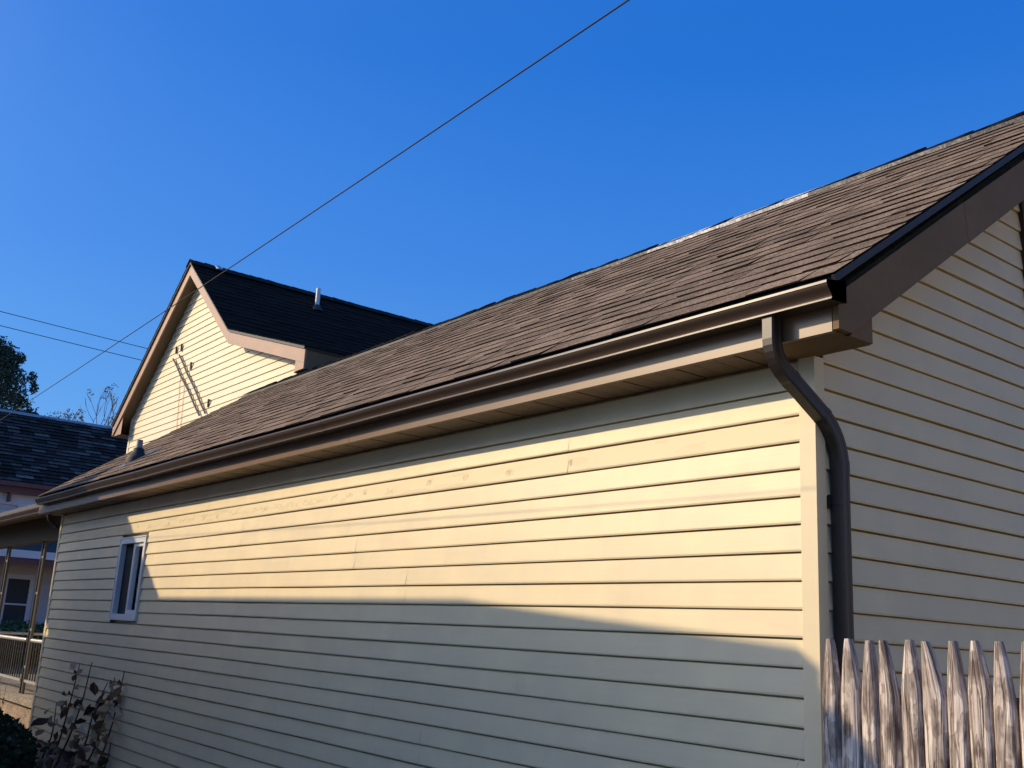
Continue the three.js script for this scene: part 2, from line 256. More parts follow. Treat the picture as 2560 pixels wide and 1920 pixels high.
{
  const r = rng(505), F = (a, s, h) => [a, EY - .01 + s * sinR + h * cosR, EZ + .022 - s * cosR + h * sinR], EXP = .142, L = (EZ + .022 - ZR) / cosR, all = [];
  for (let k = 0; k * EXP < L - .04; k++) {
    let a = OXL - .02 - r() * .1;
    while (a < OX + .018) {
      const w = .12 + r() * r() * .24, a1 = Math.min(a + w, OX + .018), a0 = Math.max(a, OXL - .018);
      if (a1 - a0 > .03) { const t = .86 + r() * .56, wm = (r() - .5) * .012; const col = [.33 * t + wm, .25 * t, .18 * t - wm * .6]; all.push([a0, a1, k, col, r() < .5 ? .0055 : .009, .0004 + r() * r() * .004]); }
      a = a1; if (a1 >= OX + .017) break;
    }
  }
  const dist = t => { const p = F((t[0] + t[1]) / 2, t[2] * EXP, 0); const dx = p[0] - 2.24, dy = p[1] - 1.47, dz = p[2] - 3.13; return (dx * dx + dy * dy + dz * dz) / (t[1] - t[0]); };
  all.sort((p, q) => dist(p) - dist(q));
  const far = new B();
  all.forEach((t, i) => { const b = i < 300 ? new B() : far; shingleGeo(b, F, t[0], t[1], t[2] * EXP, Math.min(t[2] * EXP + EXP + .05, L), t[4], t[5], t[3], r); if (i < 300) add('shingle', b, shingleM, roof); });
  stuff(add('shingle_field', far, shingleM, roof));
  // rake starter edge seen from the side
  add('drip_edge', new B().hex([F(OX + .004, -.006, -.03), F(OX + .016, -.006, -.03), F(OX + .016, L, -.03), F(OX + .004, L, -.03), F(OX + .004, -.006, -.004), F(OX + .016, -.006, -.004), F(OX + .016, L, -.004), F(OX + .004, L, -.004)]), darkTrimM, roof);
}
{ // ridge vent lengths and the cap shingles over them
  const yr = roofY(ZR), ventWhite = mat([.9, .9, .88], { map: rep(grit, .5, .5), roughness: .7 }), ventGrey = mat([.20, .20, .205], { map: rep(grit, .9, .9), roughness: .85 }), ventPale = mat([.34, .335, .33], { map: rep(grit, .7, .7), roughness: .8 });
  const segs = [[OX, -.35, ventGrey], [-.35, -.86, ventPale], [-.86, -1.42, ventPale], [-1.42, -2.06, ventWhite], [-2.06, -2.85, ventWhite], [-2.85, -3.7, ventPale], [-3.7, -4.9, ventGrey], [-4.9, -6.2, ventGrey], [-6.2, -7.6, darkTrimM], [-7.6, -8.9, darkTrimM], [-8.9, OXL, darkTrimM]];
  for (const [a, b2, m] of segs) { const g = new B(); for (const s of [1, -1]) g.hex([[b2 + .002, yr - .090, ZR + s * .128], [a - .002, yr - .090, ZR + s * .128], [a - .002, yr - .012, ZR], [b2 + .002, yr - .012, ZR], [b2 + .002, yr - .053, ZR + s * .128], [a - .002, yr - .053, ZR + s * .128], [a - .002, yr + .032, ZR], [b2 + .002, yr + .032, ZR]]); add('ridge_vent', g, m, roof); }
  const r = rng(91);
  for (let x = OXL; x < OX; x += .145) {
    const x1 = Math.min(x + .30, OX + .025), t = .7 + r() * .4, col = [.10 * t, .085 * t, .08 * t], l = .010 + r() * .014, b = new B(), sg = -.018 * Math.exp(-(((x + 2.3) / 1.8) ** 2)), jy = (r() - .5) * .006;
    const P = (xx, side, up) => [xx, yr + .034 + sg + jy + up - (side ? .062 : 0), ZR + side * .108];
    for (const s of [1, -1]) { b.quad(P(x, 0, .0), P(x1, 0, l), P(x1, s, l), P(x, s, 0), col); b.quad(P(x1, 0, l - .009), P(x1, 0, l), P(x1, s, l), P(x1, s, l - .009), [.03, .028, .03]); b.quad(P(x, s, -.007), P(x1, s, l - .007), P(x1, s, l), P(x, s, 0), [.03, .028, .03]); b.quad(P(x, 0, -.007), P(x1, 0, l - .007), P(x1, s, l - .007), P(x, s, -.007), [.03, .028, .03]); }
    add('ridge_cap', b, shingleM, roof);
  }
}
{ // plumbing vent with its flashing boot, near the far end
  const bx = -8.05, bz = -.12, by = roofY(bz) + .012, v = group('vent_pipe', wing);
  const lat = (pts, x, y, z) => { const g = new THREE.LatheGeometry(pts.map(p => new THREE.Vector2(...p)), 20); g.translate(x, y, z); return g; };
  add('pipe', lat([[.001, .19], [.027, .19], [.03, .187], [.03, -.03], [.027, -.03]], bx, by, bz), mat([.30, .29, .28], { roughness: .6 }), v);
  add('collar', lat([[.033, .11], [.05, .105], [.056, .065], [.09, .03], [.11, -.005], [.11, -.06]], bx, by, bz), mat([.03, .03, .03], { roughness: .7 }), v);
  add('flashing', new B().hex([[bx - .19, roofY(bz + .17) + .014, bz + .17], [bx + .19, roofY(bz + .17) + .014, bz + .17], [bx + .19, roofY(bz - .17) + .014, bz - .17], [bx - .19, roofY(bz - .17) + .014, bz - .17], [bx - .19, roofY(bz + .17) + .019, bz + .17], [bx + .19, roofY(bz + .17) + .019, bz + .17], [bx + .19, roofY(bz - .17) + .019, bz - .17], [bx - .19, roofY(bz - .17) + .019, bz - .17]]), mat([.11, .1, .09], { roughness: .5 }), v);
}

// ---- gutter and downspout
let gutterRun;
{
  const prof = [[.2315, 2.712], [.2315, 2.632], [.298, 2.630], [.307, 2.6285], [.310, 2.630], [.310, 2.6355], [.307, 2.638], [.308, 2.643], [.3115, 2.650], [.317, 2.657], [.323, 2.663], [.328, 2.6685], [.3315, 2.674], [.333, 2.679], [.336, 2.681], [.336, 2.690], [.3335, 2.692], [.324, 2.692], [.323, 2.685]];
  gutterRun = (x0, x1, dz = 0, dy = 0) => { const b = new B(); const n = Math.ceil((x1 - x0) / .6); for (let k = 0; k < n; k++) { const a = x0 + (x1 - x0) * k / n, c = x0 + (x1 - x0) * (k + 1) / n, w = x => (vn(x * .9, 3.3, 71) - .5) * .008; for (let i = 0; i < prof.length - 1; i++) { const [z, y] = prof[i], [z2, y2] = prof[i + 1]; b.quad([a, y + w(a) + dy, z + dz], [c, y + w(c) + dy, z + dz], [c, y2 + w(c) + dy, z2 + dz], [a, y2 + w(a) + dy, z2 + dz]); } } return b; };
  const g = add('gutter', gutterRun(-9.93, .300), gutterM, wing);
  const cap = new THREE.Shape(prof.slice(0, 17).map(p => new THREE.Vector2(p[0], p[1])));
  for (const x of [.300, -9.936]) { const e = new THREE.ExtrudeGeometry(cap, { depth: .006, bevelEnabled: false }); const m4 = new THREE.Matrix4().set(0, 0, 1, x, 0, 1, 0, 0, -1, 0, 0, 0, 0, 0, 0, 1); m4.set(0, 0, 1, x, 0, 1, 0, 0, 1, 0, 0, 0, 0, 0, 0, 1); e.applyMatrix4(m4); add('end_cap', e, gutterM, g); }
  for (const x of [-3.34, -6.72]) add('gutter_seam', gutterRun(x, x + .06, .0016, -.0014), gutterM, g);
  const straps = new B(); for (let x = -.3; x > -9.7; x -= .8) straps.box(x, 2.680, .236, x + .012, 2.683, .322); add('hanger', straps, gutterM, g);
  // downspout: 45 x 72 mm rectangular pipe swept along its path; each length a piece
  const W = .026, D = .030;
  const ring = (c, dir, k = 1) => { const d = new THREE.Vector3(...dir).normalize(), s = new THREE.Vector3(1, 0, 0); s.addScaledVector(d, -s.dot(d)).normalize(); const t = s.clone().cross(d).normalize(), out = []; const pf = [[-1, -.75], [-1, .75], [-.8, .97], [-.33, 1], [-.22, .94], [.22, .94], [.33, 1], [.8, .97], [1, .75], [1, .35], [.93, .22], [.93, -.22], [1, -.35], [1, -.75], [.8, -1], [-.8, -1]]; for (const [i, j] of pf) out.push(new THREE.Vector3(...c).addScaledVector(s, i * W * k).addScaledVector(t, j * D * k).toArray()); return out; };
  const ds = group('downspout', wing);
  const piece = (name, pts, grow = 0) => { const b = new B(); const rings = pts.map((p, i) => { const a = pts[Math.max(0, i - 1)], c = pts[Math.min(pts.length - 1, i + 1)]; return ring(p, [c[0] - a[0], c[1] - a[1], c[2] - a[2]], 1 + grow); }); for (let k = 0; k < rings.length - 1; k++) for (let i = 0; i < 16; i++) { const j = (i + 1) % 16; b.quad(rings[k][i], rings[k][j], rings[k + 1][j], rings[k + 1][i]); } return add(name, b, downspoutM, ds); };
  const A = [.022, 2.634, .268], bend = (p, q, c, n) => { const o = []; for (let i = 0; i <= n; i++) { const t = i / n; o.push([0, 1, 2].map(k => (1 - t) * (1 - t) * p[k] + 2 * t * (1 - t) * c[k] + t * t * q[k])); } return o; };
  const p1 = [.022, 2.55, .268], c1 = [.022, 2.47, .268], p2 = [.026, 2.42, .165], p3 = [.035, 2.315, -.005], c2 = [.038, 2.25, -.090], p4 = [.038, 2.15, -.096];
  piece('upper_elbow', [A, p1, ...bend(p1, p2, c1, 8).slice(1)]);
  piece('offset_pipe', [p2, p3]);
  piece('lower_elbow', [...bend(p3, p4, c2, 8)]);
  piece('straight_pipe', [p4, [.038, .12, -.096]]);
  const mix = (a, b, t) => a.map((v, i) => v + (b[i] - v) * t);
  for (const [a, b, t0, t1] of [[p2, p3, -.06, .03], [p2, p3, .95, 1.03], [p4, [.038, .12, -.096], -.006, .016], [p4, [.038, .12, -.096], .5, .508]]) piece('joint_band', [mix(a, b, t0), mix(a, b, t1)], .045);
  add('strap', new B().box(.011, 2.0, -.066, .0655, 2.02, -.0635).box(.011, 1.985, -.0635, .02, 2.035, -.050), downspoutM, ds);
}

// ================================================================== the taller gabled house behind
const HX = -12.73, HY = 6.86, HM = .79, KX = -10.85, KY = HY - HM * (KX - HX), LM = .293, HXR = -8.46, HZ = -2.0, HW = -2.2, HXL = -15.53, HB = -11.5;
const house = tag(group('gabled_house'), 'taller cream-sided house with steep brown gable rising behind the low roof', 'house');
{
  const wallTop = x => x < HX ? HY - HM * (HX - x) : x < KX ? HY - HM * (x - HX) : KY - LM * (x - KX);
  const wl = -15.2, wr = -8.78, drop = .16;
  const poly = [[wl, -.1], [wl, wallTop(wl) - drop], [HX, HY - drop - .05], [KX, KY - drop], [wr, wallTop(wr) - drop], [wr, -.1]];
  const core = new B(); core.prism([[wl, -.1], [wl, wallTop(wl) - drop], [HX, HY - drop - .05], [HX, -.1]], (x, y, z) => [x, y, z], HB, HW - .032); core.prism([[HX, -.1], [HX, HY - drop - .05], [KX, KY - drop], [wr, wallTop(wr) - drop], [wr, -.1]], (x, y, z) => [x, y, z], HB, HW - .032);
  const wall = add('gable_wall', core, sidingM, house);
  const xl = y => y < wallTop(wl) - drop ? wl + .05 : HX - (HY - drop - .03 - y) / HM, xr = y => { if (y > KY - drop) return HX + (HY - drop - .03 - y) / HM; if (y > wallTop(wr) - drop) return KX + (KY - drop - y) / LM; return wr - .05; };
  for (let k = 24; k < 64; k++) { const yb = 1.2 + k * .103 - .06, yt = yb + .103; if (yb < 3.4) continue; if (yt > HY - .3) break; add('siding_plank', plank('x', Math.max(xl(yb), wl + .05), Math.max(xl(yt), wl + .05), Math.min(xr(yb), wr - .05), Math.min(xr(yt), wr - .05), yb, yt, HW, k + 100), sidingM, wall); }
  add('corner_post', new B().box(wl - .016, 0, HW - .06, wl + .06, wallTop(wl) - drop, HW + .016), trimCream, house);
  add('corner_post', new B().box(wr - .06, 0, HW - .06, wr + .016, wallTop(wr) - drop, HW + .016), trimCream, house);
  // roof slabs
  const RB = HB - .3, slab = (x0, y0, x1, y1, th, o) => new B().prism([[x0, y0 - th + o], [x1, y1 - th + o], [x1, y1 + o], [x0, y0 + o]], (x, y, z) => [x, y, z], RB, HZ + .025);
  const rf = group('roof', house);
  add('roof_deck', slab(HX, HY, KX, KY, .03, -.002), darkTrimM, rf); add('roof_deck', slab(KX, KY, HXR + .02, KY - LM * (HXR + .02 - KX), .03, -.002), darkTrimM, rf); add('roof_deck', slab(HXL, HY - HM * (HX - HXL), HX, HY, .03, -.002), darkTrimM, rf);
  const r = rng(808), fields = [[HX, HY, KX, KY], [KX, KY, HXR + .04, KY - LM * (HXR + .04 - KX)], [HX, HY, HXL - .02, HY - HM * (HX - HXL + .02)]];
  for (const [x0, y0, x1, y1] of fields) { // rows run along z
    const Ls = Math.hypot(x1 - x0, y1 - y0), ux = (x0 - x1) / Ls, uy = (y0 - y1) / Ls, nx = Math.abs(uy) * Math.sign(x1 - x0), ny = Math.abs(ux), b = new B(), F = (a, s, h) => [x1 + ux * s + nx * h, y1 + uy * s + ny * h, a];
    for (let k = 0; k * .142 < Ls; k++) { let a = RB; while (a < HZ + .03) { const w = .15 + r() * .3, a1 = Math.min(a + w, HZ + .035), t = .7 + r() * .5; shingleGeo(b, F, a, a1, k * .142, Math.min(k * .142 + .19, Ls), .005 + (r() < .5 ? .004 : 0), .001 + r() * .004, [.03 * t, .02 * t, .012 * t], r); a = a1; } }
    stuff(add('shingle_field', b, shingleM, rf));
  }
  for (let z = RB; z < HZ; z += .15) { const z1 = Math.min(z + .3, HZ + .04), t = .7 + r() * .4, b = new B(), c = [.055 * t, .05 * t, .05 * t], l = .006 + r() * .012; for (const s of [1, -1]) { b.quad([HX, HY + .03, z], [HX, HY + .03 + l, z1], [HX + s * .13, HY + .03 + l - .13 * HM, z1], [HX + s * .13, HY + .03 - .13 * HM, z], c); b.quad([HX, HY + .02 + l, z1], [HX, HY + .03 + l, z1], [HX + s * .13, HY + .03 + l - .13 * HM, z1], [HX + s * .13, HY + .02 + l - .13 * HM, z1], [.03, .03, .03]); } add('ridge_cap', b, shingleM, rf); }
  // rake trim: left board, right upper board, right lower board with its drop end
  const rk = group('rake_board', house), bz = (poly, z0, z1, m = houseTrimM) => add('board', new B().prism(poly, (x, y, z) => [x, y, z], z0, z1), m, rk), ly = x => HY - HM * (HX - x) - .035, ry = x => HY - HM * (x - HX) - .035, loy = x => KY - LM * (x - KX) - .035;
  bz([[HXL, ly(HXL)], [HX - .001, HY - .035], [HX - .001, HY - .215], [HXL + .02, ly(HXL + .02) - .175], [HXL, ly(HXL) - .15]], HZ - .022, HZ);
  bz([[HX + .001, HY - .035], [KX - .001, ry(KX)], [KX - .001, ry(KX) - .165], [HX + .001, HY - .215]], HZ - .022, HZ);
  bz([[KX + .001, KY - .035], [HXR, loy(HXR)], [HXR, loy(HXR) - .165], [KX + .001, KY - .2]], HZ - .022, HZ);
  bz([[HXR - .23, loy(HXR - .23) - .167], [HXR, loy(HXR) - .167], [HXR, loy(HXR) - .235], [HXR - .23, loy(HXR) - .235]], HZ - .022, HZ);
  bz([[HXL - .001, ly(HXL) + .01], [HXL + .40, ly(HXL + .40) - .18], [HXL + .40, ly(HXL) - .165], [HXL - .001, ly(HXL) - .165]].map(p => p), HZ - .026, HZ - .023);
  for (const [xa, ya, xb, yb] of [[HX, HY, KX, KY], [KX, KY, HXR, KY - LM * (HXR - KX)], [HXL, HY - HM * (HX - HXL), HX, HY]]) add('drip_edge', new B().prism([[xa, ya - .034], [xb, yb - .034], [xb, yb - .008], [xa, ya - .008]], (x, y, z) => [x, y, z], HZ + .001, HZ + .012), mat([.16, .12, .10], { roughness: .5 }), rk);
  const sf = (x0, y0, x1, y1, o) => add('soffit_panel', new B().prism([[x0, y0 + o], [x1, y1 + o], [x1, y1 + o + .012], [x0, y0 + o + .012]], (x, y, z) => [x, y, z], HW + .001, HZ - .023), soffitM, rk);
  sf(HXL + .01, ly(HXL + .01), HX, HY - .035, -.15); sf(HX, HY - .035, KX, ry(KX), -.15); sf(KX, ry(KX), HXR - .01, loy(HXR - .01), -.15);
  // side eaves: fascia and flat soffit down both sides
  add('side_fascia', new B().box(HXR - .022, loy(HXR) - .235, RB, HXR, loy(HXR) - .001, HZ - .024), rakeM, house);
  add('side_soffit', new B().box(wr + .017, loy(HXR) - .235, RB, HXR - .023, loy(HXR) - .225, HZ - .024), rakeM, house);
  add('side_fascia', new B().box(HXL, ly(HXL) - .165, RB, HXL + .022, ly(HXL) - .001, HZ - .028), rakeM, house);
  add('side_soffit', new B().box(HXL + .023, ly(HXL) - .165, RB, wl - .017, ly(HXL) - .155, HZ - .024), soffitM, house);
  // vent pipe through the dark slope, and a bright bit of flashing by the ridge
  const vx = -12.22, vz = -3.93, vy = HY - HM * (vx - HX), v = group('vent_pipe', house), g = new THREE.CylinderGeometry(.036, .036, .40, 18); g.translate(vx, vy + .14, vz);
  add('pipe', g, mat([.70, .70, .68], { roughness: .4 }), v);
  const cg = new THREE.ConeGeometry(.12, .16, 18, 1, true); cg.translate(vx, vy + .03, vz); add('collar', cg, darkTrimM, v);
  add('ridge_flashing', new B().hex([[HX + .02, HY + .034, -2.36], [HX + .12, HY - .05, -2.36], [HX + .12, HY - .05, -2.47], [HX + .02, HY + .034, -2.47], [HX + .02, HY + .05, -2.38], [HX + .14, HY - .035, -2.38], [HX + .14, HY - .035, -2.45], [HX + .02, HY + .05, -2.45]]), metalM, house);
}

// ================================================================== wire fence, posts, neighbours etc.
{ // weathered stockade fence running on from the house corner
  const woods = [0, 1, 2, 3].map(s => {
    const f = (u, v) => { const wv = (fbm(u * 3, v * 4, 200 + s, 0, 0, 3) - .5) * .35, g = fbm((u + wv) * 26, v * 11, 210 + s, 0, 0, 4), p = fbm(u * 7 + wv * 3, v * 24, 230 + s, 0, 0, 4), cr = Math.abs(fbm((u + wv * .6) * 9, v * 4, 250 + s, 0, 0, 3) - .5) * 2; return [g, p, cr]; };
    const map = tex(192, 1024, (u, v) => { const [g, p, cr] = f(u, v); const fine = vn(u * 70, v * 12, 270 + s); let k = .60 + (g - .5) * .9 + (fine - .5) * .3; if (fine < .14) k -= .16; if (p > .53) k += .26 * Math.min(1, (p - .53) * 14); if (p < .42) k -= .22 * Math.min(1, (.42 - p) * 8); if (cr < .06) k *= .35 + cr * 9; k = Math.max(.05, Math.min(1, k)); return [70 + 168 * k, 57 + 166 * k, 50 + 160 * k]; });
    const bump = tex(192, 1024, (u, v) => { const [g, p, cr] = f(u, v); return 255 * Math.max(0, Math.min(1, .45 + (g - .5) * .8 + (p > .53 ? .2 : 0) - (cr < .07 ? .45 : 0))); }, false);
    map.wrapS = map.wrapT = bump.wrapS = bump.wrapT = THREE.MirroredRepeatWrapping;
    return new THREE.MeshStandardMaterial({ color: lin(.95, .95, .945), map, bumpMap: bump, bumpScale: .004, roughness: .95, side: THREE.DoubleSide });
  });
  const fence = tag(group('picket_fence'), 'weathered pointed wooden stockade fence beside the house corner', 'fence');
  const z0 = .1, spec = [[.086, .153, .111, 1.521], [.155, .231, .182, 1.524], [.2325, .292, .260, 1.521], [.298, .361, .309, 1.523], [.376, .4455, .403, 1.528], [.447, .5235, .456, 1.525], [.525, .5885, .547, 1.529], [.592, .6645, .617, 1.532], [.668, .735, .691, 1.533]];
  const r = rng(33); let x = .742; for (let i = 0; i < 12; i++) { const w = .06 + r() * .02; spec.push([x, x + w, x + w * .4, 1.53 + (r() - .5) * .02]); x += w + .003 + (r() < .3 ? .012 : 0); }
  spec.forEach(([xa, xb, xt, top], i) => {
    const nx = 12, ny = 70, pos = [], uv = [], idx = [], tip = .15 + r() * .05, w = xb - xa, sd = 40 + i * 7, ph = r() * 3, vs = r() < .5 ? -1 : 1, lean = (r() - .5) * .012;
    for (let j = 0; j <= ny; j++) {
      const t = j / ny, tt = j < 20 ? j / 20 * .72 : .72 + (j - 20) / 50 * .28, y = tt * (top - .02) + .02, fromTop = top - y, k = Math.min(1, fromTop / tip), e = Math.pow(k, .82);
      const half = w / 2 * .97 * e + .009 * (1 - e), cx = (xa + xb) / 2 * e + xt * (1 - e) + lean * (1 - (y / top)), dep = .017 + .012 * e;
      for (let q = 0; q <= nx; q++) {
        const a = q / nx * 2 * Math.PI, ca = Math.cos(a), sa = Math.sin(a), n = 1 + (fbm(ca * 1.5 + 9, y * 11, sd, 0, 0, 3) - .5) * .22 + (fbm(ca * 5, sa * 5 + y * 2, sd + 3, 0, 0, 2) - .5) * .16;
        const fs = Math.sign(sa) * Math.pow(Math.abs(sa), .38), fc = Math.sign(ca) * Math.pow(Math.abs(ca), .7); pos.push(cx + fc * half * (1 + (n - 1) * .2), y, z0 - .012 + (sa > 0 ? fs * dep * (.75 + .25 * n) : fs * .012)); uv.push(ph + (q / nx) * 1.15, vs * y * .62 + ph);
      }
    }
    for (let j = 0; j < ny; j++) for (let q = 0; q < nx; q++) { const o = j * (nx + 1) + q; idx.push(o, o + 1 + nx, o + 1, o + 1, o + 1 + nx, o + 2 + nx); }
    const o = ny * (nx + 1), c = pos.length / 3; pos.push(xt, top + .002, z0 - .005); uv.push(ph, 0); for (let q = 0; q < nx; q++) idx.push(o + q, c, o + q + 1);
    const g = new THREE.BufferGeometry(); g.setAttribute('position', new THREE.Float32BufferAttribute(pos, 3)); g.setAttribute('uv', new THREE.Float32BufferAttribute(uv, 2)); g.setIndex(idx); g.computeVertexNormals();
    add('picket', g, woods[i % 4], fence);
  });
  for (const y of [1.352, .85, .32]) add('rail', new B().hex([[.1, y - .024, .07], [1.7, y - .024, .07], [1.7, y - .024, .03], [.1, y - .024, .03], [.1, y + .024, .07], [1.7, y + .024, .07], [1.7, y + .024, .03], [.1, y + .024, .03]]), woods[2], fence);
  add('post', new B().box(1.6, -.2, -.06, 1.69, 1.5, .029), woods[1], fence);
}

{ // grass stalk in front of the corner
  const g = taperTube([[.12, 0, .34], [.10, .5, .33], [.06, .9, .30], [.125, 1.22, .25]], .004, .001, 14, 5);
  tag(add('grass_stalk', g, mat([.62, .58, .48], { roughness: .8 })), 'single pale dry grass stalk before the cream corner post', 'grass');
}

{ // upper gable: tubes and tips stand in for a cast shadow, rust runs below
  const c = group('shadow_bars_and_rust', house), z = HW + .04, cm = mat([.13, .11, .09], { roughness: .85 });
  for (const [a, b] of [[[-13.45, 5.47], [-12.02, 4.36]], [[-13.20, 5.49], [-11.80, 4.36]]]) { const p = []; for (let i = 0; i <= 6; i++) { const t = i / 6; p.push([a[0] + (b[0] - a[0]) * t, a[1] + (b[1] - a[1]) * t + (hash(i, 4, 4) - .5) * .02, z]); } add('shadow_bar', tube(p, .014, 30, 8), cm, c); }
  for (const [x, y] of [[-13.40, 5.60], [-13.18, 5.60], [-12.66, 5.21], [-11.76, 4.50]]) add('shadow_barb', new B().hex([[x - .03, y - .05, HW + .012], [x + .0, y - .05, HW + .012], [x + .0, y - .05, HW + .03], [x - .03, y - .05, HW + .03], [x + .015, y + .06, HW + .015], [x + .022, y + .06, HW + .015], [x + .022, y + .06, HW + .05], [x + .015, y + .06, HW + .05]]), cm, c);
  const rust = mat([.50, .25, .10], { roughness: .9 });
  for (const [x, y0, y1] of [[-13.08, 5.15, 4.25], [-12.88, 5.05, 4.25]]) { const b = new B(); let px = x; for (let y = y0; y > y1; y -= .103) { const nx = px + .015 + (hash(y * 100, 1, 3) - .5) * .03; b.quad([px - .008, y, HW + .0155], [px + .008, y, HW + .0155], [nx + .008, y - .103, HW + .0155], [nx - .008, y - .103, HW + .0155]); px = nx; } add('rust_streak', b, rust, c); }
}

// ================================================================== side porch at the far end
{
  const p = tag(group('side_porch'), 'open side porch with thin metal posts and railing at the far end of the wing', 'porch');
  add('floor_slab', new B().box(-16.2, .42, -2.1, XL - .02, .50, -.16), slabM, p);
  add('floor_base', new B().box(-16.1, -.2, -2.05, XL - .03, .42, -.22), mat([.56, .43, .34], { map: rep(grit, .7, .7), roughness: .95 }), p);
  const roofP = add('porch_roof', new B().prism([[.14, 2.655], [-2.1, 2.98], [-2.1, 3.04], [.14, 2.715]], (z, y, x) => [x, y, z], -16.6, OXL - .03), darkTrimM, p);
  for (let k = 0; k < 22; k++) { const x = -16.58 + k * .296; add('ceiling_board', new B().prism([[.10, 2.612], [-2.1, 2.93], [-2.1, 2.95], [.10, 2.634]], (z, y, xx) => [xx, y, z], x, x + .285), mat([.15, .105, .07], { roughness: .7 }), roofP); }
  add('beam', new B().box(-16.4, 2.36, -.37, XL - .02, 2.655, -.25), mat([.06, .042, .03], { roughness: .8 }), p);
  const g = add('porch_gutter', gutterRun(-16.6, OXL - .012, -.135, -.047), gutterM, p);
  const postM = mat([.09, .09, .09], { metalness: .45, roughness: .35 });
  for (const x of [-11.92, -13.82]) { const q = group('post', p); for (const d of [0, .13]) add('post_tube', new B().box(x + d, .50, -.328, x + d + .028, 2.36, -.300), postM, q); for (let y = .8; y < 2.2; y += .45) add('post_spacer', new B().box(x + .028, y, -.322, x + .13, y + .03, -.306), ironM, q); add('post_panel', new B().box(x + .034, .52, -.316, x + .124, 2.36, -.312), darkM, q); }
  const rl = group('railing', p);
  for (const [a, b] of [[-16.1, -13.86], [-13.64, -11.96], [-11.74, XL - .02]]) { add('top_rail', new THREE.CapsuleGeometry(.024, b - a - .048, 4, 10).rotateZ(Math.PI / 2).translate((a + b) / 2, 1.137, -.312), metalM, rl); add('bottom_rail', new B().box(a, .64, -.327, b, .67, -.297), metalM, rl); for (let x = a + .06; x < b - .03; x += .115) add('baluster', new B().box(x, .67, -.319, x + .014, 1.117, -.305), darkTrimM, rl); }
  const pr = group('railing', p); // the far side rail
  add('top_rail', new THREE.CapsuleGeometry(.022, 1.9, 4, 10).rotateX(Math.PI / 2).translate(-16.1, 1.137, -1.25), metalM, pr); for (let z = -1.95; z < -.35; z += .115) add('baluster', new B().box(-16.107, .50, z, -16.093, 1.117, z + .014), darkTrimM, pr);
  add('downspout', tube([[XL - .13, 2.56, .12], [XL - .125, 2.50, .115], [XL - .10, 2.45, .07], [XL - .06, 2.42, .03]], .024, 16, 8), gutterM, p);
}
{ // potted-looking hedge behind the porch and a low planter edge
  const box = add('planter_box', new B().box(-12.6, 0, .45, -10.6, .38, .55).box(-12.6, 0, .55, -12.5, .38, 1.2).box(-10.7, 0, .55, -10.6, .38, 1.2), mat([.10, .06, .045], { roughness: .9 }));
  tag(box, 'low dark timber planter edge in front of the side porch', 'planter');
}

// ------------------------------------------------------------------ leaves
function leafGeo(L, W, fold, curl, seed) { const b = new B(), r = rng(seed), j = () => (r() - .5) * .25 * W; const s = [[0, 0, 0], [W * .5 + j(), L * .32, fold], [W * .34 + j(), L * .68, fold * .7 + curl * .4], [j() * .5, L, curl], [-W * .36 + j(), L * .66, fold * .8 + curl * .4], [-W * .5 + j(), L * .3, fold], [0, L * .36, -fold * .2], [0, L * .68, curl * .3 - fold * .2]]; b.tri(s[0], s[1], s[6]); b.quad(s[6], s[1], s[2], s[7]); b.tri(s[7], s[2], s[3]); b.tri(s[0], s[6], s[5]); b.quad(s[5], s[6], s[7], s[4]); b.tri(s[4], s[7], s[3]); return b.geo(); }
const v3 = (x, y, z) => new THREE.Vector3(x, y, z);
function foliage(n, seed, place, size, col, smat) { // many small leaf faces merged into one crown
  const r = rng(seed), pos = [], nor = [], cl = [], q = new THREE.Quaternion(), e = new THREE.Euler();
  for (let i = 0; i < n; i++) { const c = place(r); if (!c) continue; const s = size * (.6 + r() * .8); e.set(r() * 6.3, r() * 6.3, r() * 6.3); q.setFromEuler(e); const P = [[-.35, 0, .05], [0, -.7, 0], [.35, 0, .05], [0, .7, 0]].map(a => v3(...a).multiplyScalar(s).applyQuaternion(q).add(c)), N = v3(0, 0, 1).applyQuaternion(q), k = col(r); for (const t of [0, 1, 2, 0, 2, 3]) { pos.push(P[t].x, P[t].y, P[t].z); nor.push(N.x, N.y, N.z); cl.push(...k); } }
  const g = new THREE.BufferGeometry(); g.setAttribute('position', new THREE.Float32BufferAttribute(pos, 3)); g.setAttribute('normal', new THREE.Float32BufferAttribute(nor, 3)); g.setAttribute('color', new THREE.Float32BufferAttribute(cl, 3)); return g;
}
const leafM = new THREE.MeshPhysicalMaterial({ color: lin(1, 1, 1), vertexColors: true, roughness: .75, side: THREE.DoubleSide });

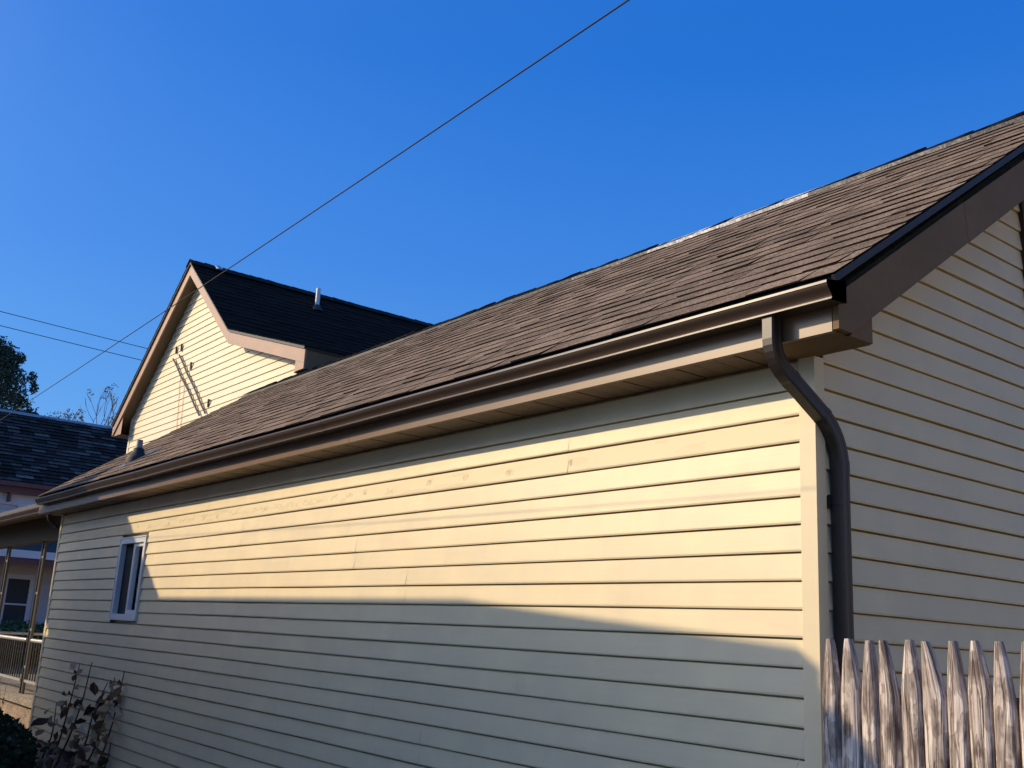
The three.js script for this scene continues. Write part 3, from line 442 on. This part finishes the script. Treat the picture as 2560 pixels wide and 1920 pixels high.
{ // dead vine on the wall
  const vine = tag(group('dead_vine'), 'withered brown climbing vine with curled leaves against the cream wall', 'vine'), r = rng(404);
  const stemM = mat([.075, .055, .042], { roughness: .95 }), lm = [[.50, .33, .18], [.27, .15, .075], [.62, .48, .32], [.40, .26, .14], [.09, .055, .034], [.20, .11, .06]].map(c => mat(c, { roughness: .95 }));
  const stems = [[[-8.62, 0, .12], [-8.60, .35, .06], [-8.52, .7, .04], [-8.44, 1.02, .03]], [[-8.45, 0, .14], [-8.35, .3, .07], [-8.15, .65, .05], [-8.05, 1.05, .035]], [[-8.1, 0, .12], [-7.85, .3, .06], [-7.75, .6, .05], [-7.5, .9, .04]], [[-7.9, 0, .14], [-7.6, .25, .07], [-7.42, .6, .05], [-7.35, .95, .03]], [[-7.7, 0, .12], [-7.35, .25, .07], [-7.2, .55, .05], [-7.12, 1.02, .03]], [[-8.95, 0, .14], [-8.85, .3, .08], [-8.88, .62, .07]], [[-7.45, 0, .1], [-7.24, .2, .05], [-7.18, .42, .04]], [[-7.75, .6, .05], [-7.5, .72, .06], [-7.42, .8, .03]]];
  const curves = stems.map(s => new THREE.CatmullRomCurve3(s.map(p => v3(...p))));
  stems.forEach(s => add('stem', taperTube(s, .011, .004, 16, 5), stemM, vine));
  const leaves = [0, 1, 2, 3, 4].map(i => leafGeo(.088, .046, (.022 + i * .008), (i - 2) * .04, 60 + i));
  for (let i = 0; i < 160; i++) { const c = curves[Math.floor(r() * 5 + (r() < .15 ? 2.9 : 0)) % 8], t = i < 105 ? Math.pow(r(), 1.3) * .8 + .02 : r(), p = c.getPointAt(Math.min(1, t)), o = add('leaf', leaves[i % 5], lm[Math.floor(r() * 6)], vine), s = .65 + r() * .8; o.position.set(p.x + (r() - .5) * .26, p.y + (r() - .5) * .06, Math.max(.028, p.z + r() * .10 - .01)); o.rotation.set((r() - .5) * 1.3, (r() - .5) * 2.2, Math.PI + (r() - .5) * 1.8 - (r() < .25 ? Math.PI : 0)); o.scale.setScalar(s); }
}
{ // dark bush at the foot of the far corner
  const bush = tag(group('bush'), 'dark green bush at the foot of the far corner of the wing', 'bush');
  const g = foliage(5200, 12, r => { const u = r() * 6.283, v = Math.acos(2 * r() - 1), d = Math.pow(r(), .35); const x = -9.15 + Math.sin(v) * Math.cos(u) * d * 1.15, y = .16 + Math.cos(v) * d * .30 * (1 + .35 * vn(x * 4, 2, 6)), z = .62 + Math.sin(v) * Math.sin(u) * d * .42; return y > 0 ? v3(x, y, z) : null; }, .055, r => { const t = .6 + r() * .8; return [.022 * t, .045 * t, .018 * t]; });
  add('foliage', g, leafM, bush); const st = []; const r = rng(5); for (let i = 0; i < 12; i++) st.push(taperTube([[-9.3 + r() * .4, 0, .55 + r() * .2], [-9.3 + (r() - .5) * 1.2, .2, .6 + (r() - .5) * .4], [-9.2 + (r() - .5) * 2, .34, .62 + (r() - .5) * .6]], .010, .003, 6, 5)); add('stems', mergeGeometries(st), mat([.06, .045, .035]), bush);
  const hedge = tag(group('hedge'), 'clipped green hedge along the front of the lavender house', 'hedge');
  const hg = foliage(9000, 15, r => v3(-29.6 + (r() - .5) * 1.2, .05 + Math.pow(r(), .7) * (.95 + .25 * r()), -9 + r() * 14), .13, r => { const t = .6 + r() * .9, y = r() < .12 ? 2.2 : 1; return [.045 * t * y, .075 * t * y, .028 * t]; });
  add('foliage', hg, leafM, hedge); const hs = []; for (let i = 0; i < 30; i++) { const z = -9 + i * .47; hs.push(taperTube([[-29.6, 0, z], [-29.6, .5, z + .05], [-29.55, .95, z]], .03, .01, 4, 5)); } add('stems', mergeGeometries(hs), mat([.06, .045, .035]), hedge);
  // yellowed weeds in the sun before the porch
  const w = tag(group('weeds'), 'dry sunlit weeds before the side porch', 'weeds'), ws = [], wr = rng(9); for (let i = 0; i < 26; i++) { const x = -11.6 + wr() * 1.3, z = .22 + wr() * .2; ws.push(taperTube([[x, 0, z], [x + (wr() - .5) * .1, .3, z], [x + (wr() - .5) * .35, .45 + wr() * .35, z + (wr() - .5) * .1]], .006, .002, 5, 4)); } add('stems', mergeGeometries(ws), mat([.28, .17, .09]), w);
  add('foliage', foliage(240, 19, r => v3(-11.7 + r() * 1.5, .1 + r() * .5, .2 + r() * .3), .045, r => { const t = .6 + r() * .8; return [.22 * t, .15 * t, .07 * t]; }), leafM, w);
}

// ================================================================== lavender house across the way
{
  const NX = -32, NE = 5.6, NM = .8, NR = -35.03, NRY = 8.02, z0 = -16, z1 = 8, n = tag(group('lavender_house'), 'pale lavender clapboard house with dark blue-grey shingle roof beyond the porch', 'house');
  const lav = mat([.72, .60, .59], { map: rep(paintMap, .2, .2), roughness: .7 }), lavTrim = mat([.76, .64, .62], { roughness: .6 }), red = mat([.16, .055, .055], { roughness: .6 });
  const wall = add('wall', new B().box(NX - 6, 0, z0 + .3, NX - .02, NE - .1, z1 - .3).prism([[NX - .02, NE - .1], [NR, NRY - .2], [NX - 6.04, NE - .1]], (x, y, z) => [x, y, z], z0 + .3, z1 - .3), lav, n);
  for (let k = 0; k < 33; k++) { const y = .6 + k * .145; if (y > NE - .5) break; add('clapboard', new B().hex([[NX - .02, y, z1 - .4], [NX + .012, y, z1 - .4], [NX + .012, y, z0 + .4], [NX - .02, y, z0 + .4], [NX - .02, y + .144, z1 - .4], [NX - .008, y + .144, z1 - .4], [NX - .008, y + .144, z0 + .4], [NX - .02, y + .144, z0 + .4]]), lav, wall); }
  const rf = group('roof', n);
  for (const s of [1, -1]) add('roof_deck', new B().prism(s > 0 ? [[NX + .35, NE - .28], [NR, NRY], [NR, NRY - .1], [NX + .35, NE - .38]] : [[NR, NRY], [NX - 6.4, NE - .28], [NX - 6.4, NE - .38], [NR, NRY - .1]], (x, y, z) => [x, y, z], z0, z1), darkTrimM, rf);
  const Ls = Math.hypot(NX + .37 - NR, NRY - NE + .28), ux = (NR - NX - .37) / Ls, uy = (NRY - NE + .28) / Ls, F = (a, s, h) => [NX + .37 + ux * s + uy * h, NE - .28 + uy * s - ux * h, a], b = new B(), r = rng(2121), big = [];
  for (let k = 0; k * .21 < Ls; k++) { let a = z0; while (a < z1) { const w = .22 + r() * .30, a1 = Math.min(a + w, z1), t = .35 + r() * r() * 2.1; shingleGeo(b, F, a, a1, k * .21, Math.min(k * .21 + .26, Ls), .022 + r() * .016, .006 + r() * .02, [.125 * t, .115 * t, .108 * t], r); a = a1; } }
  stuff(add('shingle_field', b, shingleM, rf));
  add('ridge_cap', new B().prism([[NR + .16, NRY - .07], [NR, NRY + .05], [NR - .16, NRY - .07]], (x, y, z) => [x, y, z], z0, z1), mat([.30, .31, .33], { roughness: .8 }), rf);
  add('gutter', new B().box(NX + .37, NE - .42, z0, NX + .50, NE - .29, z1), red, n);
  add('fascia', new B().box(NX + .30, NE - .62, z0, NX + .34, NE - .40, z1), red, n);
  add('frieze', new B().box(NX + .013, NE - .95, z0 + .4, NX + .06, NE - .62, z1 - .4), lavTrim, n);
  for (let z = -14; z < 7; z += 1.25) add('eave_bracket', new B().box(NX + .061, NE - .88, z, NX + .30, NE - .63, z + .07), red, n);
  // ground-floor porch with its roof, and the window and door behind it
  add('porch_roof', new B().prism([[NX + .01, 3.75], [NX + 1.5, 3.2], [NX + 1.5, 3.05], [NX + .01, 3.05]], (x, y, z) => [x, y, z], z0 + 1, z1 - 1), mat([.085, .07, .062], { roughness: .95 }), n);
  add('porch_trim', new B().box(NX + 1.50, 3.02, z0 + 1, NX + 1.56, 3.24, z1 - 1), lavTrim, n);
  add('porch_trim', new B().box(NX + 1.43, 2.84, z0 + 1, NX + 1.49, 3.02, z1 - 1), red, n);
  const win = (za, zb, ya, yb) => { const w = add('window', new B().box(NX + .015, ya - .12, zb, NX + .07, yb + .14, zb + .12).box(NX + .015, ya - .12, za - .12, NX + .07, yb + .14, za).box(NX + .015, yb, za, NX + .07, yb + .14, zb).box(NX + .015, ya - .12, za, NX + .09, ya, zb).box(NX + .02, (ya + yb) / 2 - .025, za, NX + .06, (ya + yb) / 2 + .025, zb), lavTrim, n); add('pane', new B().box(NX + .013, ya, za, NX + .022, yb, zb), mat([.022, .024, .026], { roughness: .6 }), w); };
  win(-4.98, -4.36, .95, 2.45); win(-7.6, -6.9, .95, 2.45); win(-3.0, -2.3, .95, 2.45); win(-5.3, -4.4, 3.95, 4.55);
  for (const z of [-8.5, -6.1, -3.6, -1.0]) add('porch_post', new B().box(NX + 1.36, .3, z, NX + 1.48, 2.9, z + .12), lavTrim, n);
  add('porch_floor', new B().box(NX, 0, z0 + 1, NX + 1.55, .3, z1 - 1), concreteM, n);
}

// ================================================================== neighbouring house to the left of the camera (out of view, its outline throws the shade on the wall)
{
  const n = tag(group('neighbour_house'), 'neighbouring house left of the viewpoint whose roofline shades the cream wall', 'house'), wm = mat([.68, .67, .65], { map: rep(paintMap, .3, .3), roughness: .8 }), rm = mat([.12, .11, .10], { map: rep(grit, 1, 1), roughness: .95 }), X0 = -12.95, X1 = -2.92, EYN = 3.53;
  add('wall', new B().prism([[3.3, -.1], [3.3, EYN - .16], [7.5, EYN - 1.4], [7.5, -.1]], (z, y, x) => [x, y, z], X0 - .26, X1 - .06), wm, n);
  add('roof', new B().prism([[2.9, EYN - .03], [7.8, EYN - 1.5], [7.8, EYN - 1.56], [2.9, EYN - .09]], (z, y, x) => [x, y, z], X0, -5.0).hex([[-5, EYN - .09, 2.9], [X1, EYN - .25, 2.9], [X1, EYN - 1.66, 7.8], [-5, EYN - 1.56, 7.8], [-5, EYN - .03, 2.9], [X1, EYN - .19, 2.9], [X1, EYN - 1.6, 7.8], [-5, EYN - 1.5, 7.8]]), rm, n);
  add('gutter', new B().hex([[-5.0, EYN - .16, 3.02], [X1, EYN - .32, 3.02], [X1, EYN - .32, 2.9], [-5.0, EYN - .16, 2.9], [-5.0, EYN, 3.02], [X1, EYN - .16, 3.02], [X1, EYN - .16, 2.9], [-5.0, EYN, 2.9]]).box(X0, EYN - .16, 2.9, -5.0, EYN, 3.02), mat([.5, .5, .5], { roughness: .5 }), n);
  add('downspout', tube([[X1 - .02, EYN - .3, 2.97], [X1 + .03, EYN - .37, 2.97], [X1 + .14, EYN - .48, 3.0], [X1 + .24, EYN - .62, 3.05], [X1 + .30, EYN - .78, 3.1], [X1 + .30, .1, 3.1]], .05, 50, 8), mat([.5, .5, .5], { roughness: .5 }), n);
  const gy = x => 5.01 - .66 * Math.abs(x + 11.64);   // cross gable over the left end of the front
  add('front_gable', new B().prism([[X0 + .01, EYN - .1], [X0 + .01, gy(X0) - .06], [-11.64, 4.95], [-9.5, gy(-9.5) - .06], [-9.5, EYN - .1]], (x, y, z) => [x, y, z], 3.06, 5.6), wm, n);
  add('gable_roof', new B().prism([[X0, gy(X0)], [-11.64, 5.01], [-11.64, 4.94], [X0, gy(X0) - .07]], (x, y, z) => [x, y, z], 2.9, 5.8).prism([[-11.64, 5.01], [-9.36, gy(-9.36)], [-9.36, gy(-9.36) - .07], [-11.64, 4.94]], (x, y, z) => [x, y, z], 2.9, 5.8), rm, n);
  add('barge_board', new B().prism([[X0, gy(X0) - .08], [-11.64, 4.93], [-11.64, 4.78], [X0, gy(X0) - .24]], (x, y, z) => [x, y, z], 2.92, 2.95).prism([[-11.64, 4.93], [-9.36, gy(-9.36) - .08], [-9.55, gy(-9.55) - .2], [-11.64, 4.78]], (x, y, z) => [x, y, z], 2.92, 2.95), wm, n);
}

// added unseen tan block on the right, bounces warm sunlight onto the shaded gable
{
  const n = tag(group('added_bounce_house'), 'unseen tan two-storey house added on the right to bounce warm light onto the gable', 'house'), wm = mat([.48, .46, .40], { map: rep(paintMap, .3, .3), roughness: .85 });
  add('wall', new B().box(6.4, -.1, -13, 13, 5.6, 2.2), wm, n);
  add('roof', new B().prism([[6.0, 5.55], [9.7, 7.9], [13.4, 5.55]], (x, y, z) => [x, y, z], -13.4, 2.6), mat([.12, .11, .10], { map: rep(grit, 1, 1), roughness: .95 }), n);
  for (const z of [-10, -6.5, -3, .2]) add('window', new B().box(6.36, 3.2, z, 6.398, 4.6, z + .9), mat([.03, .03, .035], { roughness: .2 }), n);
}
// added unseen shrubs, placed to darken the window reflection and the low sky
for (const [x, z, h, l] of [[-22, 5.5, 3.2, 'unseen broad dark shrub added to darken the window reflection, nearer the neighbouring house'], [-27, 9.5, 3.8, 'unseen taller dark shrub added to darken the window reflection, farther left'], [-20, 8.8, 3.0, 'unseen low dark shrub added to darken the window reflection, behind the neighbouring house']]) {
  const b = tag(group('added_dark_shrub'), l, 'shrub');
  add('stem', taperTube([[x, 0, z], [x, h * .4, z + .1], [x, h * .8, z]], .12, .04, 5, 6), mat([.06, .045, .035]), b);
  add('foliage', foliage(5000, 300 + x * -1, r => { const u = r() * 6.283, v = Math.acos(2 * r() - 1), d = Math.pow(r(), .4), y = h * .5 + Math.cos(v) * d * h * .5; return v3(x + Math.sin(v) * Math.cos(u) * d * 2, y, z + Math.sin(v) * Math.sin(u) * d * 2.2); }, .2, r => { const t = .6 + r() * .8; return [.022 * t, .04 * t, .018 * t]; }), leafM, b);
}

// ================================================================== wires and poles
{
  const wm = mat([.012, .012, .016], { roughness: .8 });
  const pole = (x, z, h, label) => { const p = tag(group('utility_pole'), label, 'pole', 'utility poles'); add('shaft', new THREE.CylinderGeometry(.11, .15, h + .4, 14).translate(x, h / 2 - .2, z), mat([.16, .12, .09], { roughness: .95 }), p); add('crossarm', new B().box(x - .06, h - .5, z - .9, x + .06, h - .38, z + .9), mat([.18, .14, .10], { roughness: .95 }), p); };
  pole(-24, .86, 3.75, 'short service pole at the far left end of the long wire'); pole(9, 1.86, 3.9, 'service pole behind the viewpoint holding the near end of the long wire');
  const w = []; for (let i = 0; i <= 40; i++) { const x = -24 + 33 * i / 40, t = (x + 4.5) / 20; w.push([x, 3.02 + .18 * t * t, 1.512 + (x + 1.529) * .0275]); }
  tag(add('overhead_wire', tube(w, .0024, 200, 6), wm), 'thin dark wire running diagonally across the whole sky', 'wire');
  const far = (y0, y1, label) => { const p = []; for (let i = 0; i <= 20; i++) { const t = i / 20; p.push([-35 - 3 * (t - .3), y0 + (y1 - y0) * t + .35 * (2 * t - .9) * (2 * t - .9) - .05, 14 - 44 * t]); } tag(add('overhead_wire', tube(p, .013, 60, 5), wm), label, 'wire'); };
  far(11.91, 10.84, 'upper of two short wires left of the gable'); far(11.43, 10.34, 'lower of two short wires left of the gable');
  for (const [z, l] of [[14.2, 'tall pole at the near end of the two far wires'], [-30.2, 'tall pole at the distant end of the two far wires']]) { const p = tag(group('utility_pole'), l, 'pole', 'utility poles'), x = z > 0 ? -34.1 : -37.1; add('shaft', new THREE.CylinderGeometry(.13, .18, 12.8, 14).translate(x, 6.2, z), mat([.16, .12, .09], { roughness: .95 }), p); }
}

// ================================================================== trees behind the lavender house
{
  const t1 = tag(group('evergreen_tree'), 'dense dark green tree at the left edge behind the lavender roof', 'tree'), bark = mat([.07, .055, .042], { roughness: .95 }), cx = -45, cz = -5.25, r = rng(61);
  const limbs = []; add('trunk', taperTube([[cx, 0, cz], [cx + .1, 5, cz - .1], [cx, 9, cz], [cx - .1, 12, cz + .1]], .32, .05, 14, 8), bark, t1);
  const clumps = []; for (let i = 0; i < 240; i++) { const t = r(), y = 3.8 + t * 8.6, R = (1.9 * Math.pow(1 - Math.pow(t, 5), .6) + .12) * (.8 + .3 * r()), a = r() * 6.283, d = Math.pow(r(), .45); clumps.push([cx + Math.cos(a) * R * d, y, cz + Math.sin(a) * R * d, .30 + .42 * r() * (1.15 - t * .6)]); if (i % 3 === 0) limbs.push(taperTube([[cx, y - .5, cz], [cx + Math.cos(a) * R * d * .5, y - .1, cz + Math.sin(a) * R * d * .5], [cx + Math.cos(a) * R * d, y, cz + Math.sin(a) * R * d]], .06, .012, 5, 5)); }
  for (const [z, y, s] of [[-6.75, 11.35, .22], [-6.9, 10.9, .2], [-6.55, 10.2, .2], [-6.2, 12.1, .2], [-5.3, 12.45, .25], [-5.0, 12.6, .2], [-6.85, 9.8, .22], [-7.1, 9.7, .16]]) clumps.push([cx + .3, y, z, s]);
  add('limbs', mergeGeometries(limbs), bark, t1);
  add('crown', foliage(36000, 62, q => { const c = clumps[Math.floor(q() * clumps.length)], u = q() * 6.283, v = Math.acos(2 * q() - 1), d = Math.cbrt(q()) * c[3]; return v3(c[0] + Math.sin(v) * Math.cos(u) * d, c[1] + Math.cos(v) * d * 1.25, c[2] + Math.sin(v) * Math.sin(u) * d); }, .085, q => { const t = .45 + q() * .9; return [.034 * t, .056 * t, .026 * t]; }), leafM, t1);
  const t2 = tag(group('bare_tree'), 'sparse twiggy tree with few yellowing leaves beside the gable eave', 'tree'), bx = -45, bz = -10.0, tw = [], lf = [], q = rng(88);
  add('trunk', taperTube([[bx, 0, bz], [bx, 4, bz + .1], [bx, 7.2, bz]], .26, .12, 8, 8), bark, t2);
  const grow = (p, d, len, rad, k) => { const e = p.clone().addScaledVector(d, len), m = p.clone().lerp(e, .5).add(v3((q() - .5), (q() - .5), (q() - .5)).multiplyScalar(len * .12)); tw.push(taperTube([p.toArray(), m.toArray(), e.toArray()], rad, rad * .6, 4, 4)); if (k === 0) { if (q() < .26) for (let i = 0; i < 7; i++) lf.push(e.clone().add(v3(q() - .5, q() - .5, q() - .5).multiplyScalar(.28))); return; } const n = 2 + (q() < .5 ? 1 : 0); for (let i = 0; i < n; i++) { const nd = d.clone().add(v3((q() - .5) * 1.1, (q() - .25) * .7, (q() - .5) * 1.1)).normalize(); grow(e, nd, len * (.62 + q() * .2), rad * .62, k - 1); } };
  for (let i = 0; i < 5; i++) { const a = i / 5 * 6.283; grow(v3(bx, 5.7 + q() * .8, bz), v3(Math.cos(a) * .45, 1, Math.sin(a) * .45).normalize(), 1.45 + q() * .45, .055, 4); }
  add('branches', mergeGeometries(tw), mat([.13, .11, .085], { roughness: .95 }), t2);
  let li = 0; add('leaves', foliage(lf.length * 2, 90, s => lf[(li++) % lf.length].clone().add(v3(s() - .5, s() - .5, s() - .5).multiplyScalar(.15)), .07, s => { const t = .6 + s() * .8; return [.24 * t, .19 * t, .07 * t]; }), leafM, t2);
}

renderer.render(scene, camera);
